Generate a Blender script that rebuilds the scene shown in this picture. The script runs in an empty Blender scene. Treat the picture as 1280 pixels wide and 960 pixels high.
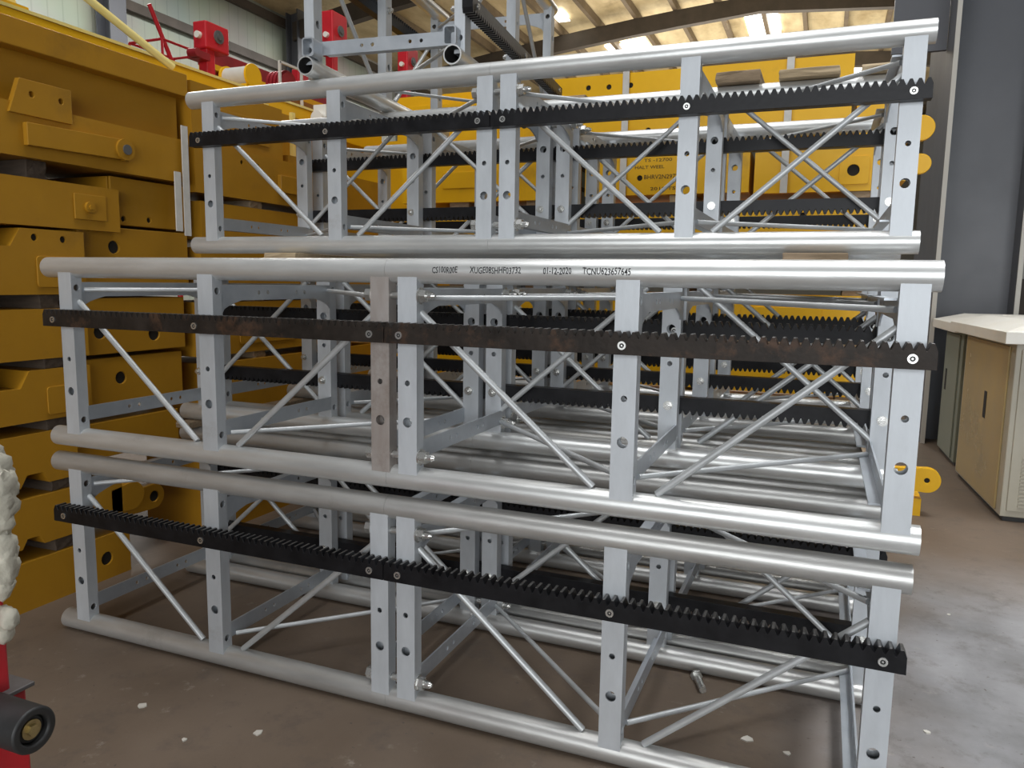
import bpy, bmesh, math, random
from mathutils import Vector, Matrix
random.seed(7)
sc = bpy.context.scene
COL = sc.collection
PI = math.pi

# ------------------------------------------------------------------ materials
def mat(name, base, rough=.5, metal=0., var=None, vscale=6., stretch=(1, 1, 1), dirt=None, dscale=3., dlo=.55, dhi=.75,
        bump=0., bscale=60., emit=None, rvar=.1):
    m = bpy.data.materials.new(name); m.use_nodes = True
    nt = m.node_tree; N = nt.nodes; L = nt.links
    b = N['Principled BSDF']
    b.inputs['Base Color'].default_value = (*base, 1)
    b.inputs['Roughness'].default_value = rough
    b.inputs['Metallic'].default_value = metal
    if emit:
        b.inputs['Emission Color'].default_value = (*emit[0], 1); b.inputs['Emission Strength'].default_value = emit[1]
    tc = N.new('ShaderNodeTexCoord'); mp = N.new('ShaderNodeMapping'); mp.inputs['Scale'].default_value = stretch
    L.new(tc.outputs['Object'], mp.inputs['Vector'])
    col = None
    if var:
        n = N.new('ShaderNodeTexNoise'); n.inputs['Scale'].default_value = vscale; n.inputs['Detail'].default_value = 6
        n.inputs['Roughness'].default_value = .65
        L.new(mp.outputs[0], n.inputs['Vector'])
        r = N.new('ShaderNodeValToRGB'); r.color_ramp.elements[0].position = .3; r.color_ramp.elements[1].position = .7
        r.color_ramp.elements[0].color = (*base, 1); r.color_ramp.elements[1].color = (*var, 1)
        L.new(n.outputs['Fac'], r.inputs[0]); col = r.outputs[0]
        mr = N.new('ShaderNodeMapRange'); mr.inputs['To Min'].default_value = max(.05, rough - rvar); mr.inputs['To Max'].default_value = rough + rvar
        L.new(n.outputs['Fac'], mr.inputs[0]); L.new(mr.outputs[0], b.inputs['Roughness'])
    if dirt:
        n2 = N.new('ShaderNodeTexNoise'); n2.inputs['Scale'].default_value = dscale; n2.inputs['Detail'].default_value = 8
        n2.inputs['Roughness'].default_value = .7
        L.new(tc.outputs['Object'], n2.inputs['Vector'])
        r2 = N.new('ShaderNodeValToRGB'); r2.color_ramp.elements[0].position = dlo; r2.color_ramp.elements[1].position = dhi
        L.new(n2.outputs['Fac'], r2.inputs[0])
        mx = N.new('ShaderNodeMix'); mx.data_type = 'RGBA'
        L.new(r2.outputs[0], mx.inputs['Factor'])
        if col: L.new(col, mx.inputs['A'])
        else: mx.inputs['A'].default_value = (*base, 1)
        mx.inputs['B'].default_value = (*dirt, 1)
        col = mx.outputs['Result']
        if metal > 0:
            m2 = N.new('ShaderNodeMapRange'); m2.inputs['To Min'].default_value = metal; m2.inputs['To Max'].default_value = metal * .3
            L.new(r2.outputs[0], m2.inputs[0]); L.new(m2.outputs[0], b.inputs['Metallic'])
    if col: L.new(col, b.inputs['Base Color'])
    if bump:
        n3 = N.new('ShaderNodeTexNoise'); n3.inputs['Scale'].default_value = bscale; n3.inputs['Detail'].default_value = 4
        L.new(mp.outputs[0], n3.inputs['Vector'])
        bp = N.new('ShaderNodeBump'); bp.inputs['Strength'].default_value = bump; bp.inputs['Distance'].default_value = .01
        L.new(n3.outputs['Fac'], bp.inputs['Height']); L.new(bp.outputs[0], b.inputs['Normal'])
    return m

M = {}
def spec(k, v): M[k].node_tree.nodes['Principled BSDF'].inputs['Specular IOR Level'].default_value = v
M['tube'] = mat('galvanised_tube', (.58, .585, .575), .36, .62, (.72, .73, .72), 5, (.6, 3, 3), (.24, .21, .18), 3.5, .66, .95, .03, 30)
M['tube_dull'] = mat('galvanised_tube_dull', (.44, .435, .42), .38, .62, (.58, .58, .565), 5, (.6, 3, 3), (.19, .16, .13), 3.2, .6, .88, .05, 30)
M['tube_shade'] = mat('dark_tube_inside', (.03, .028, .026), .7)  # near-black: the shade inside the tubes is put into the colour
M['post'] = mat('galvanised_post', (.47, .495, .52), .50, .35, (.56, .59, .62), 7, (2, 2, .6), (.25, .215, .18), 4, .64, .9, .05, 40)
M['post_stained'] = mat('stained_post', (.36, .31, .28), .42, .5, (.45, .42, .40), 7, (2, 2, .6), (.17, .12, .09), 6, .5, .8, .05, 40)
M['plate'] = mat('galvanised_plate', (.40, .43, .47), .42, .6, (.50, .53, .56), 8, (1, 1, 1), (.2, .18, .15), 5, .62, .9, .05, 40)
M['rod'] = mat('galvanised_rod', (.46, .475, .48), .46, .5, (.56, .58, .59), 9, (1, 1, 1), (.26, .22, .17), 5, .62, .9, .04, 50)
M['rack'] = mat('black_rack', (.006, .006, .007), .38, .15, (.016, .016, .018), 12, (1, 1, 1), (.05, .045, .04), 14, .66, .85, .05, 60)
M['rack_rust'] = mat('rusty_black_rack', (.016, .013, .011), .48, .2, (.038, .030, .025), 10, (1, 1, 1), (.10, .054, .032), 9, .53, .74, .1, 60)
spec('rack', .22); spec('rack_rust', .18)
M['tooth'] = mat('lit_tooth_tops', (.16, .155, .15), .4, .5, (.06, .058, .055), 30)  # paler grey paints the light caught by the tooth tops
M['steel'] = mat('bright_zinc', (.72, .72, .70), .28, .85, (.5, .5, .48), 30)
M['socket'] = mat('dark_socket', (.01, .01, .01), .6)
M['ink'] = mat('black_marker', (.012, .012, .014), .7)
M['ink_faded'] = mat('faded_marker', (.10, .06, .012), .8)
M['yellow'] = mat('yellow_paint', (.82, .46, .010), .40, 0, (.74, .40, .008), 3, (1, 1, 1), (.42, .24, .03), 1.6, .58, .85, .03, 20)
M['yellow_shaded'] = mat('yellow_paint_shaded_stack', (.40, .20, .014), .42, 0, (.34, .165, .012), 3, (1, 1, 1), (.20, .105, .018), 1.8, .56, .82, .03, 20)  # same yellow paint, darkened: the left stacks' shade put into the colour
spec('yellow', .3); spec('yellow_shaded', .3)
M['yellow_lt'] = mat('pale_yellow_paint', (.82, .62, .15), .35, 0, (.8, .7, .3), 4)
M['hole'] = mat('dark_recess', (.012, .010, .008), .8)
M['pin'] = mat('grey_pin', (.16, .16, .16), .4, .5)
M['red'] = mat('red_paint', (.55, .018, .028), .4, 0, (.45, .012, .02), 4)
M['red_dk'] = mat('dark_red_paint', (.30, .012, .02), .5, 0, (.2, .01, .015), 6)
M['rubber'] = mat('black_rubber', (.014, .014, .014), .55, 0, (.03, .03, .03), 10)
M['brass'] = mat('brass_bolt', (.50, .40, .19), .35, .8, (.3, .24, .12), 40)
M['greytop'] = mat('grey_plate', (.10, .10, .10), .5, .3, (.18, .17, .17), 12)
M['foam'] = mat('torn_white_foam', (.60, .57, .47), .9, 0, (.42, .40, .33), 14, (1, 1, 1), None, 1, 0, 1, .5, 40)
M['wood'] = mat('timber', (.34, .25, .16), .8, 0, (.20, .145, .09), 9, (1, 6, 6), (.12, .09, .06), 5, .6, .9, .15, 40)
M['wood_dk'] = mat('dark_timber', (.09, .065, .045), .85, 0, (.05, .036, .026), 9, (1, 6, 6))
M['wood_lt'] = mat('pale_timber', (.50, .39, .25), .8, 0, (.36, .27, .16), 9, (1, 6, 6), None, 1, 0, 1, .15, 40)
M['cream'] = mat('cream_paint', (.46, .43, .35), .35, 0, (.40, .37, .29), 3)
M['cream_side'] = mat('cabinet_side_reflection', (.46, .33, .13), .25, 0, (.34, .27, .15), 1.6)  # golden reflection on the glossy cream side, painted into its colour
M['lid'] = mat('cream_lid', (.80, .78, .72), .35, 0, (.74, .71, .63), 4)
M['greygreen'] = mat('grey_green_paint', (.20, .22, .18), .4)
M['column'] = mat('dark_grey_steel_paint', (.105, .112, .128), .42, 0, (.088, .094, .108), 1.2, (1, 1, 1), (.13, .13, .135), 2.2, .62, .9)
M['column_lt'] = mat('lit_steel_edge', (.50, .49, .45), .5)  # pale colour paints the light catching the column's flange edges
M['strap'] = mat('white_webbing', (.62, .60, .56), .7, 0, (.5, .48, .44), 10)
M['skylight'] = mat('translucent_roof_panel', (.9, .9, .85), .5, 0, emit=((1, .98, .92), 5.0))
M['steel_dk'] = mat('dark_brown_steel', (.085, .068, .055), .6, 0, (.06, .05, .04), 3)
M['purlin'] = mat('purlin_steel', (.17, .125, .075), .6, 0, (.11, .08, .05), 3)
M['chip'] = mat('pale_chip', (.55, .52, .46), .8)

def floor_mat():
    m = bpy.data.materials.new('dusty_concrete'); m.use_nodes = True
    nt = m.node_tree; N = nt.nodes; L = nt.links; b = N['Principled BSDF']
    tc = N.new('ShaderNodeTexCoord')
    def noise(s, d=8, r=.6):
        n = N.new('ShaderNodeTexNoise'); n.inputs['Scale'].default_value = s; n.inputs['Detail'].default_value = d; n.inputs['Roughness'].default_value = r
        L.new(tc.outputs['Object'], n.inputs['Vector']); return n
    def ramp(src, p0, p1, c0, c1):
        r = N.new('ShaderNodeValToRGB'); e = r.color_ramp.elements
        e[0].position = p0; e[1].position = p1; e[0].color = (*c0, 1); e[1].color = (*c1, 1); L.new(src, r.inputs[0]); return r
    def mix(f, a, bb):
        x = N.new('ShaderNodeMix'); x.data_type = 'RGBA'; L.new(f, x.inputs['Factor'])
        for k, v in (('A', a), ('B', bb)):
            if isinstance(v, tuple): x.inputs[k].default_value = (*v, 1)
            else: L.new(v, x.inputs[k])
        return x.outputs['Result']
    n1 = noise(1.3); base = ramp(n1.outputs['Fac'], .3, .7, (.105, .074, .050), (.165, .122, .088))
    # paler grey: light on the gangway side put into the floor colour (x > 3)
    sp = N.new('ShaderNodeSeparateXYZ'); L.new(tc.outputs['Object'], sp.inputs[0])
    n0 = noise(.9, 4); ad = N.new('ShaderNodeMath'); ad.operation = 'MULTIPLY_ADD'; L.new(n0.outputs['Fac'], ad.inputs[0]); ad.inputs[1].default_value = 1.6; L.new(sp.outputs['X'], ad.inputs[2])
    mr = N.new('ShaderNodeMapRange'); mr.inputs['From Min'].default_value = 3.35; mr.inputs['From Max'].default_value = 4.1; L.new(ad.outputs[0], mr.inputs[0])
    ad2 = N.new('ShaderNodeMath'); ad2.operation = 'MULTIPLY_ADD'; L.new(n0.outputs['Fac'], ad2.inputs[0]); ad2.inputs[1].default_value = -1.2; L.new(sp.outputs['Y'], ad2.inputs[2])
    mr2 = N.new('ShaderNodeMapRange'); mr2.inputs['From Min'].default_value = 1.9; mr2.inputs['From Max'].default_value = 1.0; L.new(ad2.outputs[0], mr2.inputs[0])  # grey ends before the cabinets, where the brown stands for shade
    mm = N.new('ShaderNodeMath'); mm.operation = 'MULTIPLY'; L.new(mr.outputs[0], mm.inputs[0]); L.new(mr2.outputs[0], mm.inputs[1])
    n5 = noise(2.2); grey = ramp(n5.outputs['Fac'], .32, .68, (.15, .147, .148), (.30, .297, .305))
    c = mix(mm.outputs[0], base.outputs[0], grey.outputs[0])
    n6 = noise(6, 8, .75); blot = ramp(n6.outputs['Fac'], .30, .48, (.6, .6, .6), (0, 0, 0)); c = mix(blot.outputs[0], c, (.075, .06, .05))
    n2 = noise(14, 6, .7); sc_ = ramp(n2.outputs['Fac'], .60, .74, (0, 0, 0), (1, 1, 1))
    n2b = noise(1.7, 4); msk = ramp(n2b.outputs['Fac'], .45, .65, (0, 0, 0), (.55, .55, .55))
    ml = N.new('ShaderNodeMath'); ml.operation = 'MULTIPLY'; L.new(sc_.outputs[0], ml.inputs[0]); L.new(msk.outputs[0], ml.inputs[1])
    c = mix(ml.outputs[0], c, (.42, .38, .33))
    n3 = noise(38, 3); sp2 = ramp(n3.outputs['Fac'], .27, .33, (.85, .85, .85), (0, 0, 0)); c = mix(sp2.outputs[0], c, (.07, .055, .045))
    L.new(c, b.inputs['Base Color'])
    rr = N.new('ShaderNodeMapRange'); rr.inputs['To Min'].default_value = .42; rr.inputs['To Max'].default_value = .75; L.new(n1.outputs['Fac'], rr.inputs[0]); L.new(rr.outputs[0], b.inputs['Roughness'])
    bp = N.new('ShaderNodeBump'); bp.inputs['Strength'].default_value = .15; bp.inputs['Distance'].default_value = .01; L.new(n2.outputs['Fac'], bp.inputs['Height']); L.new(bp.outputs[0], b.inputs['Normal'])
    return m
M['floor'] = floor_mat()

def stripe_mat(name, c0, c1, axis, period, rough=.6):
    m = bpy.data.materials.new(name); m.use_nodes = True; nt = m.node_tree; N = nt.nodes; L = nt.links; b = N['Principled BSDF']
    tc = N.new('ShaderNodeTexCoord'); sp = N.new('ShaderNodeSeparateXYZ'); L.new(tc.outputs['Object'], sp.inputs[0])
    a = N.new('ShaderNodeMath'); a.operation = 'DIVIDE'; L.new(sp.outputs[axis], a.inputs[0]); a.inputs[1].default_value = period
    f = N.new('ShaderNodeMath'); f.operation = 'FRACT'; L.new(a.outputs[0], f.inputs[0])
    r = N.new('ShaderNodeValToRGB'); e = r.color_ramp.elements; e[0].position = 0; e[0].color = (*c1, 1); e[1].position = .12; e[1].color = (*c0, 1)
    L.new(f.outputs[0], r.inputs[0])
    n = N.new('ShaderNodeTexNoise'); n.inputs['Scale'].default_value = .8; L.new(tc.outputs['Object'], n.inputs['Vector'])
    mx = N.new('ShaderNodeMix'); mx.data_type = 'RGBA'; mx.blend_type = 'MULTIPLY'; mx.inputs['Factor'].default_value = .35
    L.new(r.outputs[0], mx.inputs['A']); L.new(n.outputs['Color'], mx.inputs['B'])
    L.new(mx.outputs['Result'], b.inputs['Base Color']); b.inputs['Roughness'].default_value = rough
    return m
M['wall'] = stripe_mat('corrugated_wall', (.40, .43, .38), (.30, .33, .29), 'Y', .32)
M['roof'] = mat('foil_roof_insulation', (.44, .33, .17), .45, .35, (.78, .66, .42), 1.4, (1, .35, 1), (.24, .17, .09), .9, .55, .8, .6, 5, emit=((.62, .47, .24), .02))  # foil lining with a faint added glow to lift the roof
M['pale_wall'] = mat('pale_panel_wall', (.50, .50, .46), .6, 0, (.44, .44, .40), 2)

# ------------------------------------------------------------------ helpers
def obj(name, bm, m, parent=None, smooth=None, bevel=0., seg=2):
    me = bpy.data.meshes.new(name)
    bmesh.ops.recalc_face_normals(bm, faces=bm.faces[:])
    bm.to_mesh(me); bm.free()
    for mm in (m if isinstance(m, list) else [m]): me.materials.append(mm)
    o = bpy.data.objects.new(name, me); COL.objects.link(o)
    if parent: o.parent = parent
    if smooth is not None:
        for p in me.polygons: p.use_smooth = True
        me.set_sharp_from_angle(angle=math.radians(smooth))
    if bevel:
        b = o.modifiers.new('bevel', 'BEVEL'); b.width = bevel; b.segments = seg; b.limit_method = 'ANGLE'
    return o
def thing(name, label, cat, loc=(0, 0, 0), rz=0, group=None):
    o = bpy.data.objects.new(name, None); COL.objects.link(o); o.empty_display_size = .1
    o.location = loc; o.rotation_euler = (0, 0, rz); o['label'] = label; o['category'] = cat
    if group: o['group'] = group
    return o
def tag(o, label, cat, group=None, kind=None):
    if label: o['label'] = label
    if cat: o['category'] = cat
    if group: o['group'] = group
    if kind: o['kind'] = kind
    return o
def struct(name, bm, m, **k):
    o = obj(name, bm, m, **k); o['kind'] = 'structure'; return o
def box(bm, x0, x1, y0, y1, z0, z1):
    v = [bm.verts.new(p) for p in ((x0, y0, z0), (x1, y0, z0), (x1, y1, z0), (x0, y1, z0), (x0, y0, z1), (x1, y0, z1), (x1, y1, z1), (x0, y1, z1))]
    for f in ((0, 3, 2, 1), (4, 5, 6, 7), (0, 1, 5, 4), (1, 2, 6, 5), (2, 3, 7, 6), (3, 0, 4, 7)): bm.faces.new([v[i] for i in f])
    return v
def bxm(*a):
    bm = bmesh.new(); box(bm, *a); return bm
def frame_of(d):
    d = Vector(d).normalized(); a = Vector((0, 0, 1)) if abs(d.z) < .9 else Vector((1, 0, 0))
    u = d.cross(a).normalized(); return u, d.cross(u).normalized()
def cyl(bm, p0, p1, r, n=16, r1=None, cap=True, rin=None, inmat=0):
    p0, p1 = Vector(p0), Vector(p1); u, w = frame_of(p1 - p0); r1 = r if r1 is None else r1
    def ring(p, rr): return [bm.verts.new(p + rr * (math.cos(2 * PI * i / n) * u + math.sin(2 * PI * i / n) * w)) for i in range(n)]
    a, b = ring(p0, r), ring(p1, r1)
    for i in range(n): bm.faces.new((a[i], a[(i + 1) % n], b[(i + 1) % n], b[i]))
    if rin:
        c, d = ring(p0, rin), ring(p1, rin)
        for i in range(n):
            j = (i + 1) % n
            bm.faces.new((c[j], c[i], d[i], d[j])).material_index = inmat; bm.faces.new((a[i], c[i], c[j], a[j])); bm.faces.new((b[i], b[j], d[j], d[i]))
    elif cap: bm.faces.new(a[::-1]); bm.faces.new(b)
def plate(bm, outline, holes, org, u, w, th):
    """flat plate: outline (2D loop), round holes [(a,b,r)], spanned by u,w from org, thickness vector th"""
    org, u, w, th = Vector(org), Vector(u), Vector(w), Vector(th)
    loops = [outline] + [[(a + r * math.cos(2 * PI * i / 14), b + r * math.sin(2 * PI * i / 14)) for i in range(14)] for a, b, r in holes]
    t = bmesh.new(); edges = []
    for lp in loops:
        vs = [t.verts.new((a, b, 0)) for a, b in lp]
        edges += [t.edges.new((vs[i], vs[(i + 1) % len(vs)])) for i in range(len(vs))]
    if holes: bmesh.ops.triangle_fill(t, use_beauty=True, edges=edges)
    else: t.faces.new(t.verts[:])
    t.verts.index_update()
    A = [bm.verts.new(org + v.co.x * u + v.co.y * w) for v in t.verts]; B = [bm.verts.new(a.co + th) for a in A]
    for f in t.faces:
        ix = [v.index for v in f.verts]
        bm.faces.new([A[i] for i in ix]); bm.faces.new([B[i] for i in reversed(ix)])
    k = 0
    for lp in loops:
        n = len(lp)
        for i in range(n):
            a, b = k + i, k + (i + 1) % n
            bm.faces.new((A[a], B[a], B[b], A[b]))
        k += n
    t.free()
def rect(x0, x1, y0, y1, r=0, n=4):
    if not r: return [(x0, y0), (x1, y0), (x1, y1), (x0, y1)]
    o = []
    for cx, cy, a in ((x1 - r, y0 + r, -PI / 2), (x1 - r, y1 - r, 0), (x0 + r, y1 - r, PI / 2), (x0 + r, y0 + r, PI)):
        o += [(cx + r * math.cos(a + PI / 2 * i / n), cy + r * math.sin(a + PI / 2 * i / n)) for i in range(n + 1)]
    return o
def dup(root, loc, rz, label, group=None):
    r = root.copy(); COL.objects.link(r); r.location = loc; r.rotation_euler = (0, 0, rz); r['label'] = label
    if group: r['group'] = group
    for ch in list(root.children):
        c = ch.copy(); COL.objects.link(c); c.parent = r
        for g in list(ch.children):
            d = g.copy(); COL.objects.link(d); d.parent = c
    return r

# ------------------------------------------------------------------ setting
struct('floor', bxm(-11.5, 9, -7, 46, -.2, 0), M['floor'])
struct('wall_left', bxm(-11.25, -11, 0, 46, 0, 9.4), M['wall'])
for z in (2.0, 3.2, 4.35, 5.45, 6.85, 8.0):      # wall girts
    struct('trim_1' if z == 2.0 else 'trim_%d' % (2 + [3.2, 4.35, 5.45, 6.85, 8.0].index(z)), bxm(-10.98, -10.86, 0, 46, z, z + .20), M['steel_dk'])
for i, y in enumerate((3.9, 9.76, 15.6, 21.4, 27.2, 33)):
    bm = bmesh.new(); box(bm, -10.85, -10.82, y - .2, y + .2, 0, 9.2); box(bm, -10.5, -10.47, y - .2, y + .2, 0, 9.2); box(bm, -10.82, -10.5, y - .01, y + .01, 0, 9.2)
    struct('trim_%d' % (10 + i), bm, M['column'])
struct('trim_20', bxm(-10.8, -10.3, 0, 46, 8.75, 9.2), M['steel_dk'])   # eave beam
struct('wall_back', bxm(-11, 9, 46, 46.2, 0, 11), M['pale_wall'])
struct('wall_right', bxm(4.55, 9, 9.0, 9.2, 0, 9), M['pale_wall'])
struct('trim_21', bxm(4.6, 7, 8.86, 8.99, .9, 1.55), M['steel_dk'])
def zroof(x): return 9.70 - .075 * abs(x - .6) - .010 * max(0, -x - 1) ** 2 * .5
xs = [-11.2 + i * .8 for i in range(27)]
bm = bmesh.new()
A = [bm.verts.new((x, 7.0, zroof(x))) for x in xs]; B = [bm.verts.new((x, 46, zroof(x))) for x in xs]
for i in range(len(xs) - 1): bm.faces.new((A[i], A[i + 1], B[i + 1], B[i]))
struct('ceiling', bm, M['roof'])
k = 30
for i in range(-8, 8):
    x = .55 + i * 1.15
    struct('trim_%d' % k, bxm(x - .06, x + .06, 7, 45.9, zroof(x) - .25, zroof(x) - .02), M['purlin']); k += 1
for y in (15.6, 21.4, 27.2, 33.0):
    bm = bmesh.new(); pts = [-10.7, -8, -6, -4.5, -3, -1.5, 0, .6, 1.2, 3, 5, 7, 9]
    for a, b in zip(pts[:-1], pts[1:]):
        va = [bm.verts.new((a, y + s, zroof(a) - h)) for s, h in ((-.12, .26), (.12, .26), (.12, .72), (-.12, .72))]
        vb = [bm.verts.new((b, y + s, zroof(b) - h)) for s, h in ((-.12, .26), (.12, .26), (.12, .72), (-.12, .72))]
        for j in range(4): bm.faces.new((va[j], va[(j + 1) % 4], vb[(j + 1) % 4], vb[j]))
        bm.faces.new(va); bm.faces.new(vb[::-1])
    struct('trim_%d' % k, bm, M['steel_dk']); k += 1
for i, (x0, x1, y0, y1) in enumerate(((-4.5, -3.25, 23.7, 26.0), (-.06, .92, 23.4, 25.5), (-5.1, -4.75, 20.0, 20.8), (2.9, 3.8, 30, 33))):
    struct('window_%d' % (i + 1), bxm(x0, x1, y0, y1, min(zroof(x0), zroof(x1)) - .05, min(zroof(x0), zroof(x1)) - .03), M['skylight'])
# big H column at the right
bm = bmesh.new()
box(bm, 3.665, 3.70, 5.80, 7.7, 0, 9.3); box(bm, 4.30, 4.335, 5.80, 6.35, 0, 9.3); box(bm, 3.70, 4.30, 6.06, 6.09, 0, 9.3)
o = struct('trim_60', bm, M['column'])
obj('flange_edge', bxm(3.664, 3.701, 5.785, 5.8, 0, 9.3), M['column_lt'], o)
obj('flange_edge', bxm(4.299, 4.336, 5.785, 5.8, 0, 9.3), M['column_lt'], o)
struct('trim_61', bxm(3.2, 3.66, 6.28, 6.33, 3.60, 4.7), M['column'])

# ------------------------------------------------------------------ hoist mast
R0, RI, W = .038, .0325, .65
ZB, ZT = R0, R0 + W                     # tube axis heights above the base
ZC = (ZB + ZT) / 2
ROT = lambda bm: bmesh.ops.rotate(bm, verts=bm.verts[:], cent=(0, W / 2, ZC), matrix=Matrix.Rotation(PI, 3, 'X'))
def post_bm(x, rot):
    bm = bmesh.new(); w, t = .033, .005; y0, y1 = -.033, .012; z0, z1 = .055, .671
    R = rect(-w, w, z0, z1)
    plate(bm, R, [(0, .345, .009), (0, .222, .016)], (x, y0, 0), (1, 0, 0), (0, 0, 1), (0, t, 0))
    plate(bm, R, [(0, .345, .009), (0, .222, .016)], (x, y1 - t, 0), (1, 0, 0), (0, 0, 1), (0, t, 0))
    S = rect(y0 + t, y1 - t, z0, z1); H = [(-.011, .112, .0125), (-.011, .613, .0125)]
    plate(bm, S, H, (x - w, 0, 0), (0, 1, 0), (0, 0, 1), (t, 0, 0))
    plate(bm, S, H, (x + w - t, 0, 0), (0, 1, 0), (0, 0, 1), (t, 0, 0))
    bmesh.ops.remove_doubles(bm, verts=bm.verts[:], dist=1e-5)
    # weld bead at both feet
    box(bm, x - w - .003, x + w + .003, y0 - .003, y1, .060, .066) if False else None
    if rot: ROT(bm)
    return bm
def cross_bm(x, top):
    bm = bmesh.new(); z0, z1 = (.580, .634) if top else (.107, .162)
    f = 1 if not top else -1
    ya, yb = .010, W - .010
    o = []
    def arc(y0, s):      # flared foot at the post
        return [(y0 + s * .11 * t, (t ** .5) * .045) for t in (0, .15, .4, .7, 1)]
    if top: lo, hi = z0, z1
    else: lo, hi = z0, z1
    if top:
        a = [(ya + .10 * t, lo - .045 * (1 - t ** .5)) for t in (0, .12, .35, .65, 1)]
        b = [(yb - .10 * t, lo - .045 * (1 - t ** .5)) for t in (1, .65, .35, .12, 0)]
        out = a + b + [(yb, hi), (ya, hi)]
    else:
        out = [(ya, lo), (yb, lo), (yb, hi), (ya, hi)]
    zc = (lo + hi) / 2
    plate(bm, out, [(.2, zc, .008), (.25, zc, .008), (.42, zc, .008), (.47, zc, .008)], (x - .003, 0, 0), (0, 1, 0), (0, 0, 1), (.006, 0, 0))
    fz = hi if top else lo
    box(bm, x - .032, x - .003, ya + .02, yb - .02, fz - (.006 if top else 0), fz + (0 if top else .006))
    return bm
def rod_bm(p, q, r, rot):
    bm = bmesh.new(); cyl(bm, p, q, r, 12)
    if rot: ROT(bm)
    return bm
def rack_bm(x0, x1, rot):
    bm = bmesh.new(); n = max(1, round((x1 - x0) / .02513)); p = (x1 - x0) / n
    zb, zr, zt = .432 + R0, .476 + R0, .4945 + R0
    prof = [(x0, zb)]
    prof += [(x1, zb)]
    for i in range(n - 1, -1, -1):
        a = x0 + i * p
        prof += [(a + p * .98, zr), (a + p * .66, zt), (a + p * .36, zt), (a + p * .04, zr)]
    plate(bm, prof, [], (0, -.078, 0), (1, 0, 0), (0, 0, 1), (0, .0435, 0))
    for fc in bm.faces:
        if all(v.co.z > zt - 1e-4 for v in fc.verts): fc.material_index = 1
    if rot: ROT(bm)
    return bm
def rack_bolt_bm(x, rot):
    bm = bmesh.new(); z = .457 + R0
    cyl(bm, (x, -.0815, z), (x, -.077, z), .0115, 18, rin=.0065)      # cap screw rim
    nf = len(bm.faces); cyl(bm, (x, -.0795, z), (x, -.077, z), .0064, 12)
    bm.faces.ensure_lookup_table(); dark = [f for f in bm.faces[nf:]]
    for f in dark: f.material_index = 1
    cyl(bm, (x, -.0805, z), (x, -.079, z), .0028, 6)
    cyl(bm, (x, -.079, z), (x, .03, z), .0055, 10)
    cyl(bm, (x, .012, z), (x, .017, z), .017, 16)                    # washer and nut on the inner face
    cyl(bm, (x, .017, z), (x, .030, z), .0125, 6)
    cyl(bm, (x, .030, z), (x, .036, z), .007, 10)
    if rot: ROT(bm)
    return bm
def joint_bolt_bm(xa, xb, y, z):
    bm = bmesh.new()
    cyl(bm, (xa - .045, y, z), (xb + .075, y, z), .0115, 12)
    cyl(bm, (xa - .058, y, z), (xa - .034, y, z), .021, 6); cyl(bm, (xa - .036, y, z), (xa - .033, y, z), .026, 16)
    cyl(bm, (xb + .033, y, z), (xb + .037, y, z), .026, 16); cyl(bm, (xb + .037, y, z), (xb + .058, y, z), .021, 6)
    cyl(bm, (xb + .075, y, z), (xb + .085, y, z), .0105, 12, r1=.006)
    return bm
SEC2 = dict(secs=[(.006, 1.5076, .127, .797, 1.487), (1.5084, 3.014, 1.584, 2.264, 2.957)], racks=[(.057, 1.5275, (.111, .788, 1.478)), (1.5295, 3.011, (1.581, 2.264, 2.958))], joint=(1.487, 1.584))
SEC1 = dict(secs=[(0, 1.508, .09, .755, 1.424)], racks=[(.02, 1.495, (.08, .755, 1.43))], joint=None)
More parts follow.
